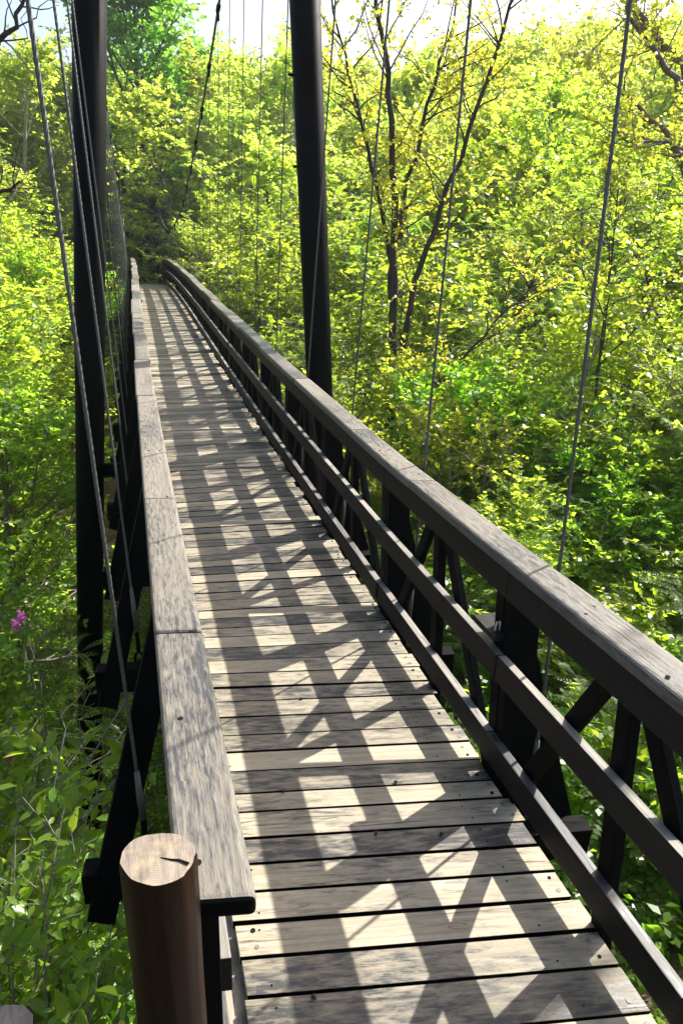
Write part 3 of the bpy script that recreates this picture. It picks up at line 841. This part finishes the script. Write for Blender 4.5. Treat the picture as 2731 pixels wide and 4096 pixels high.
for (X, Y, sc) in ((4.6, 43, .72), (4.0, 50, .9), (-3.0, 41, .62), (-2.6, 52, .8), (6.0, 53, .95)):
    plant("tree", PROTO['edge'][0], (X, Y, float(ground_z(X, Y))), sc * 1.1, X, "leafy green tree crowding the shaded far end of the footbridge", "tree", "leafy trees at the far end of the footbridge")
plant("tree", make_tree(611, 6.5, .10, .3, 2.4, 14, 5, 4, L_MID, B_GREY, .12, .075, 7, elev=.6, wob=.2, stems=2), (4.2, 25, -5.6), 1.25, 1.0, "grey-barked tree with crooked bare-looking limbs beyond the right railing between the poles", "tree")

plant("tree", PROTO['dense'][0], (.6, 54, float(ground_z(.6, 54)) - .3), (.9, .9, .75), 2.2, "dark tree closing the shaded opening at the far end of the footbridge", "tree")

# tall yellow tree behind the right pole
def golden():
    R = NP(301); polys = []; tw = []
    limbs = [([(4.0, 10.1, -5.9), (3.95, 10.1, -3.0), (3.9, 10.0, -1.08), (3.72, 10.0, .96), (3.62, 10.0, 2.71), (3.43, 10.0, 3.99), (3.22, 10.1, 4.9), (3.0, 10.1, 6.2)], .10, .012, .42),
             ([(3.9, 10.0, -.2), (3.96, 9.9, .96), (4.21, 9.8, 2.06), (4.69, 9.8, 3.53), (5.1, 9.8, 4.88), (5.5, 9.8, 6.3)], .06, .012, .2),
             ([(3.72, 10.0, 1.0), (3.69, 10.2, 1.81), (3.24, 10.3, 3.22), (2.94, 10.4, 4.18), (2.55, 10.4, 5.4)], .045, .008, .2),
             ([(3.68, 10.0, 1.4), (3.85, 10.2, 2.28), (4.2, 10.3, 3.81), (4.44, 10.4, 4.52), (4.7, 10.4, 5.7)], .045, .008, .2),
             ([(3.9, 10.0, -1.4), (4.4, 9.6, -.2), (5.1, 9.3, .8), (5.7, 9.1, 1.6)], .035, .006, .2)]
    for pts, ra, rb, u0 in limbs:
        pts = np.array(pts); t = np.linspace(0, len(pts) - 1, len(pts) * 4)
        f = np.stack([np.interp(t, range(len(pts)), pts[:, k]) for k in range(3)], 1) + R.randn(len(t), 3) * .022
        polys.append((f, np.linspace(ra, rb, len(f)), 8))
        for i in range(24):
            p, d = along(f, u0 + (.99 - u0) * R.rand()); a = R.rand() * 6.28
            b = wander(R, p, d * .7 + np.array([math.cos(a), math.sin(a), .25]), R.uniform(.6, 1.5), 6, .16, .04); polys.append((b, np.linspace(.013, .003, 6), 4))
            for k in range(9):
                p3, d3 = along(b, .2 + .78 * R.rand()); dd = d3 + R.randn(3) * .7; lt = R.uniform(.18, .4)
                tw.append((p3, dd, lt)); polys.append((np.array([p3, p3 + unit(dd) * lt]), (.003, .001), 3))
    Pp, D, N, Ls, Ws, tone = twig_leaves(R, tw, 7, .07, .052, .6)
    return branch_mesh("trunk", polys, B_DARK), leaf_mesh("crown", R, Pp, D, N, Ls, Ws, L_YELLOW, tone)
plant("tree", golden(), (0, 0, 0), 1, 0, "tall thinly leaved golden tree with dark forking limbs just behind the right pole", "tree")

for i in range(64):
    az = math.radians(R0.uniform(15, 48)); rr = R0.uniform(4.2, 14); X, Y = .6 + rr * math.sin(az), rr * math.cos(az)
    if X < 2.9: continue
    gz = float(ground_z(X, Y)); k = ('lime', 'pale', 'lime', 'mid')[i % 4]; top = float(np.interp(rr, [4.8, 8, 12.5], [-1.0, -.1, 1.0])) + R0.uniform(-.5, .3)
    sc = (top - gz) / 6.3
    lab = {'lime': "small feathery lime tree", 'pale': "small pale green tree", 'mid': "small mid green tree"}[k]
    plant('feathery_tree' if k == 'lime' else 'tree', PROTO[k][i % len(PROTO[k])], (X, Y, gz), (.8, .8, sc), i * 1.3, lab + " filling the slope just beyond the right railing", "tree", lab + "s just beyond the right railing")

# gnarled tree leaning in from the right edge
def gnarled():
    R = NP(77); polys = []; tw = []
    limbs = [([(9.4, 9.6, -2.5), (9.0, 9.4, 0.2), (8.4, 9.2, 2.2), (7.54, 9.0, 3.05), (7.11, 8.9, 3.34), (6.41, 8.8, 3.65), (5.91, 8.6, 3.78)], .13, .012),
             ([(8.4, 9.2, 2.2), (8.1, 9.3, 3.3), (7.25, 9.2, 4.07), (6.72, 9.0, 4.31), (6.25, 9.0, 4.65), (6.05, 8.9, 5.0)], .085, .02),
             ([(8.1, 9.3, 3.3), (7.6, 9.5, 4.3), (6.9, 9.6, 4.75), (6.4, 9.5, 5.1)], .10, .05),
             ([(9.0, 9.4, 0.2), (8.3, 9.0, 2.6), (7.51, 8.8, 3.1), (6.92, 8.6, 3.22), (6.31, 8.5, 3.15), (5.95, 8.4, 3.24), (5.5, 8.2, 3.14)], .05, .008)]
    for pts, ra, rb in limbs:
        pts = np.array(pts)
        t = np.linspace(0, len(pts) - 1, len(pts) * 4); f = np.stack([np.interp(t, range(len(pts)), pts[:, k]) for k in range(3)], 1) + R.randn(len(t), 3) * .018
        polys.append((f, np.linspace(ra * .75, rb * .7, len(f)), 8))
        for i in range(16):
            u = .3 + .68 * R.rand(); p, d = along(f, u); dd = d + R.randn(3) * .8 + UP * .3
            b = wander(R, p, dd, R.uniform(.5, 1.1), 5, .2, .05); polys.append((b, np.linspace(.012, .003, 5), 4))
            for k in range(7):
                p3, d3 = along(b, .2 + .78 * R.rand()); dd = d3 + R.randn(3) * .7; lt = R.uniform(.15, .35)
                tw.append((p3, dd, lt)); polys.append((np.array([p3, p3 + unit(dd) * lt]), (.003, .001), 3))
    up_ = wander(R, (8.1, 9.3, 3.3), (-.05, .1, 1), 4.2, 8, .08, .02); polys.append((up_, np.linspace(.09, .03, 8), 7))
    for i in range(15):
        p, d = along(up_, .6 + .4 * R.rand()); a = i * 2.4
        b = wander(R, p, (math.cos(a), math.sin(a), .15), R.uniform(.8, 1.9), 6, .15, .02); polys.append((b, np.linspace(.02, .004, 6), 4))
        for k in range(11):
            p3, d3 = along(b, .2 + .78 * R.rand()); dd = d3 + R.randn(3) * .6; lt = R.uniform(.2, .4)
            tw.append((p3, dd, lt)); polys.append((np.array([p3, p3 + unit(dd) * lt]), (.003, .001), 3))
    Pp, D, N, Ls, Ws, tone = twig_leaves(R, tw, 7, .07, .048)
    return branch_mesh("trunk", polys, B_PINK), leaf_mesh("crown", R, Pp, D, N, Ls, Ws, L_PALE, tone)
plant("tree", gnarled(), (0, 0, 0), 1, 0, "gnarled tree with twisting pinkish-brown limbs leaning in from the top right", "tree")

# small tree just outside the frame on the right; its loose crown dapples the near planks
def near_right():
    R = NP(21); polys = []; tw = []
    tr = np.array([(6.4, 2.6, -4.2), (6.3, 2.7, -1.5), (6.1, 3.1, 1.5), (5.7, 3.4, 3.8), (5.5, 3.6, 5.1)])
    t = np.linspace(0, 4, 16); f = np.stack([np.interp(t, range(5), tr[:, k]) for k in range(3)], 1) + R.randn(16, 3) * .02
    polys.append((f, np.linspace(.10, .02, 16), 8))
    for i in range(8):
        p, d = along(f, .72 + .28 * R.rand()); a = i * 2.4
        b = wander(R, p, (math.cos(a), math.sin(a), .1), R.uniform(.45, .95), 6, .18, .0); polys.append((b, np.linspace(.016, .004, 6), 4))
        for k in range(8):
            p3, d3 = along(b, .2 + .78 * R.rand()); dd = d3 + R.randn(3) * .6; lt = R.uniform(.2, .35)
            tw.append((p3, dd, lt)); polys.append((np.array([p3, p3 + unit(dd) * lt]), (.003, .001), 3))
    Pp, D, N, Ls, Ws, tone = twig_leaves(R, tw, 6, .065, .045)
    return branch_mesh("trunk", polys, B_GREY), leaf_mesh("crown", R, Pp, D, N, Ls, Ws, L_PALE, tone)
plant("tree", near_right(), (0, 0, 0), 1, 0, "small loose-crowned tree just right of the frame casting dappled shade on the near planks", "tree")

# trunk with spreading roots below the right railing
def rooted():
    R = NP(5); polys = []
    base = np.array([3.0, 2.75, -2.75])
    tr = np.array([base + (0, 0, -.3), base + (-.12, -.02, .35), base + (-.42, .0, 1.0), base + (-.62, .05, 1.7), base + (-.66, .1, 2.3)])
    t = np.linspace(0, 2.2, 14); f = np.stack([np.interp(t, range(5), tr[:, k]) for k in range(3)], 1) + R.randn(14, 3) * .012
    polys.append((f, np.interp(t, [0, .6, 1.3, 4], [.30, .17, .115, .03]), 12))
    for a in (-1.2, -.5, .1, .8, 2.2, 3.6, 4.6):
        d = np.array([math.cos(a), math.sin(a), -.12]); b = wander(R, base + d * .05 + (0, 0, .18), d, R.uniform(.7, 1.2), 8, .12, -.09)
        b[:, 2] = np.maximum(b[:, 2], ground_z(b[:, 0], b[:, 1]) - .01)
        polys.append((b, np.linspace(.085, .015, 8), 7))
    return branch_mesh("trunk", polys, B_DARK), None
plant("rooted_tree", rooted(), (0, 0, 0), 1, 0, "thick dark leaning trunk with spreading roots below the right railing", "tree")

# bare branch tree at the top left
def bare_left():
    R = NP(8); polys = []
    main = [np.array([(-2.2, 6.4, -3.0), (-1.9, 6.3, 0.5), (-1.3, 6.1, 2.2), (-.82, 6.0, 3.02), (-.63, 6.0, 3.2), (-.5, 6.0, 3.5)]),
            np.array([(-1.9, 6.3, 0.5), (-1.5, 6.2, 1.5), (-.95, 6.1, 2.1), (-.75, 6.0, 2.2)]),]
    for f in main:
        t = np.linspace(0, len(f) - 1, len(f) * 4); f2 = np.stack([np.interp(t, range(len(f)), f[:, k]) for k in range(3)], 1) + R.randn(len(t), 3) * .01
        polys.append((f2, np.linspace(.045, .007, len(t)), 6))
        for i in range(14):
            p, d = along(f2, .5 + .48 * R.rand()); b = wander(R, p, d + R.randn(3) * .7, R.uniform(.25, .6), 6, .3, -.02)
            polys.append((b, np.linspace(.006, .0015, 6), 4))
    return branch_mesh("trunk", polys, B_DARK), None
plant("bare_tree", bare_left(), (0, 0, 0), 1, 0, "thin leafless tree with curling dark twigs at the upper left edge", "tree")

# slender dark sapling on the right
sap = make_tree(404, 6.5, .04, .45, 1.6, 9, 5, 5, L_PALE, B_DARK, .06, .045, 7, elev=.8, wob=.2, twig=(.2, .4))
plant("sapling", sap, (6.6, 8.2, -4.8), (1, 1, 1.25), 2.0, "slender dark-stemmed sapling standing among the bright foliage right of the bridge", "sapling")

# broad-leaved shrub in the bottom left corner
def bigleaf(seed, n, h):
    R = NP(seed); polys = []; tw = []
    for s in range(n):
        a = R.rand() * 6.28; d = np.array([math.cos(a) * .55, math.sin(a) * .55, 1.])
        b = wander(R, (R.randn() * .05, R.randn() * .05, -.05), d, h * R.uniform(.7, 1.1), 8, .1, -.02)
        polys.append((b, np.linspace(.007, .002, 8), 5))
        for k in range(9):
            p, dd = along(b, .25 + .73 * k / 9); side_ = unit(np.cross(dd, UP)); dv = dd * .5 + side_ * (1 if k % 2 else -1) + R.randn(3) * .3
            tw.append((p, dv, R.uniform(.1, .2))); polys.append((np.array([p, p + unit(dv) * .15]), (.0025, .0012), 3))
    Pp, D, N, Ls, Ws, tone = twig_leaves(R, tw, 5, .078, .036, .45)
    return branch_mesh("stem", polys, B_GREY), leaf_mesh("leaves", R, Pp, D, N, Ls, Ws, L_BIG, tone, 'leaf')
def plant2(*a, **k):
    t = plant(*a, **k)
    for c in t.children: c.name = "stem" if c.name.startswith("trunk") else "leaves"
    return t
bl = bigleaf(501, 11, 1.15)
gl = "bright broad-leaved shrubs at the lower left"
for (X, Y, Z, s, rz) in ((-.80, 2.05, -1.45, 1.2, 0), (-1.3, 2.6, -2.0, 1.5, 2.), (-.64, 1.66, -1.15, 1.0, 4.), (-1.0, 2.0, -1.5, 1.35, 1.), (-.95, 2.5, -2.0, 1.05, 5.), (-1.35, 3.1, -2.6, 2.0, 3.), (-1.0, 2.2, -1.75, 1.2, 2.6), (-.5, 1.55, -1.05, .85, 1.1), (-.56, 1.8, -1.2, .95, 3.7)):
    plant2("broad_leaved_shrub", bl, (X, Y, Z), s, rz, "bright green broad-leaved shrub in the lower left corner beside the log post", "shrub", gl)
# fine-leaved shrubs crowding the left pole
pr = PROTO['shrub']
for i, (X, Y, top) in enumerate(((-1.65, 4.6, -1.5), (-2.2, 5.6, -1.0), (-.95, 5.3, -3.5), (-1.8, 4.2, -1.3), (-1.2, 3.6, -2.0), (-2.3, 5.2, -.6), (-1.0, 6.1, -4.3), (-1.6, 3.2, -1.4), (-.75, 4.3, -2.9), (-2.6, 6.8, 0.0), (-.85, 3.2, -2.1), (-.7, 2.6, -1.8), (-1.35, 2.6, -1.1), (-.8, 3.8, -2.6), (-1.9, 3.6, -.9), (-.6, 5.0, -3.7), (-1.35, 5.0, -2.9), (-1.9, 6.2, -1.8))):
    gz = float(ground_z(X, Y)); s = (top - gz) / 1.9
    plant("shrub", pr[i % 2], (X, Y, gz), (min(s, 1.25), min(s, 1.25), s), i * 1.7, "leafy green shrub crowding round the foot of the left steel pole", "shrub", "shrubs round the foot of the left pole")
# shrubs seen between the right rails
for i in range(26):
    X = 1.95 + R0.rand() * 3.2; Y = 2.0 + R0.rand() * 7; gz = float(ground_z(X, Y))
    if math.hypot(X - 2.9, Y - 2.7) < .8: continue
    s = R0.uniform(.7, 1.25)
    plant("shrub", pr[i % 2], (X, Y, gz), (s, s, s * 1.15), i * 2.1, "low green shrub seen below the right railing", "shrub", "shrubs below the right railing")
# pink flowers
def flowers(seed):
    R = NP(seed); Pp = []; D = []; N = []
    for c in range(5):
        o = R.uniform(-1, 1, 3) * .022
        for k in range(12):
            d = unit(R.randn(3)); Pp.append(o + d * .006); D.append(d); N.append(R.randn(3))
    return leaf_mesh("petals", R, np.array(Pp), np.array(D), np.array(N), np.full(len(Pp), .02), np.full(len(Pp), .016), L_PINK)
fm = flowers(3)
for (X, Y, Z) in ((-.84, 4.2, -0.40), (-.90, 4.3, -0.52), (-1.06, 4.2, -1.5)):
    t = tag(empty("pink_flowers", (X, Y, Z)), "cluster of pink flowers in the green shrubs left of the left pole", "flowers", "pink flower clusters")
    link(bpy.data.objects.new("petals", fm), t)
    link(bpy.data.objects.new("stem", branch_mesh("stem", [(np.array([(0, 0, 0), (.05, .03, -.5), (.02, .1, -1.2), (0, .1, float(ground_z(X, Y + .1)) - Z)]), (.003, .004, .005, .006), 4)], B_GREY)), t)

# undergrowth over the slopes
def undergrowth():
    R = NP(123); n = 24000
    a = np.radians(R.uniform(-40, 75, n)); rr = 1.2 + 14 * R.rand(n) ** .75
    X = .6 + rr * np.sin(a); Y = rr * np.cos(a)
    keep = ~((np.abs(X - .67) < .95) & (Y < 1.2)) & (R.rand(n) < np.where((X > 1.6) & (Y < 2.2), .35, 1)); X = X[keep]; Y = Y[keep]; n = len(X)
    base = np.stack([X, Y, ground_z(X, Y) - .02], 1); h = R.uniform(.1, .55, n)
    d = unit(np.stack([R.randn(n) * .35, R.randn(n) * .35, np.ones(n)], 1))
    tw = [(base[i] + d[i] * h[i] * .4, d[i], h[i]) for i in range(n)]
    Pp, D, N, Ls, Ws, tone = twig_leaves(R, tw, 7, .07, .043, .5)
    o = link(bpy.data.objects.new("undergrowth", leaf_mesh("undergrowth", R, Pp, D, N, Ls, Ws, L_GRND, tone)))
    tag(o, "low leafy undergrowth covering the ravine slopes", "undergrowth", kind="stuff")
undergrowth()
# pale air between the camera and the far hillside
def haze():
    lo, hi = Vector((-90, -12, -9)), Vector((90, 110, 30)); b = MB()
    b.hexa([(lo.x, lo.y, lo.z), (hi.x, lo.y, lo.z), (hi.x, lo.y, hi.z), (lo.x, lo.y, hi.z), (lo.x, hi.y, lo.z), (hi.x, hi.y, lo.z), (hi.x, hi.y, hi.z), (lo.x, hi.y, hi.z)])
    t = NT("haze_air"); t.n.remove(t.b)
    v = t.add("ShaderNodeVolumePrincipled"); v.inputs['Color'].default_value = (0.95, 0.97, 1.0, 1); v.inputs['Density'].default_value = HAZE; v.inputs['Anisotropy'].default_value = 0.3
    t.l(v.outputs[0], t.out.inputs['Volume'])
    o = b.build("haze", t.m)
    w = bmesh.new(); w.from_mesh(o.data); bmesh.ops.recalc_face_normals(w, faces=w.faces); w.to_mesh(o.data); w.free()
    tag(o, kind="stuff")
HAZE = 0.0005
haze()
bpy.context.view_layer.update()
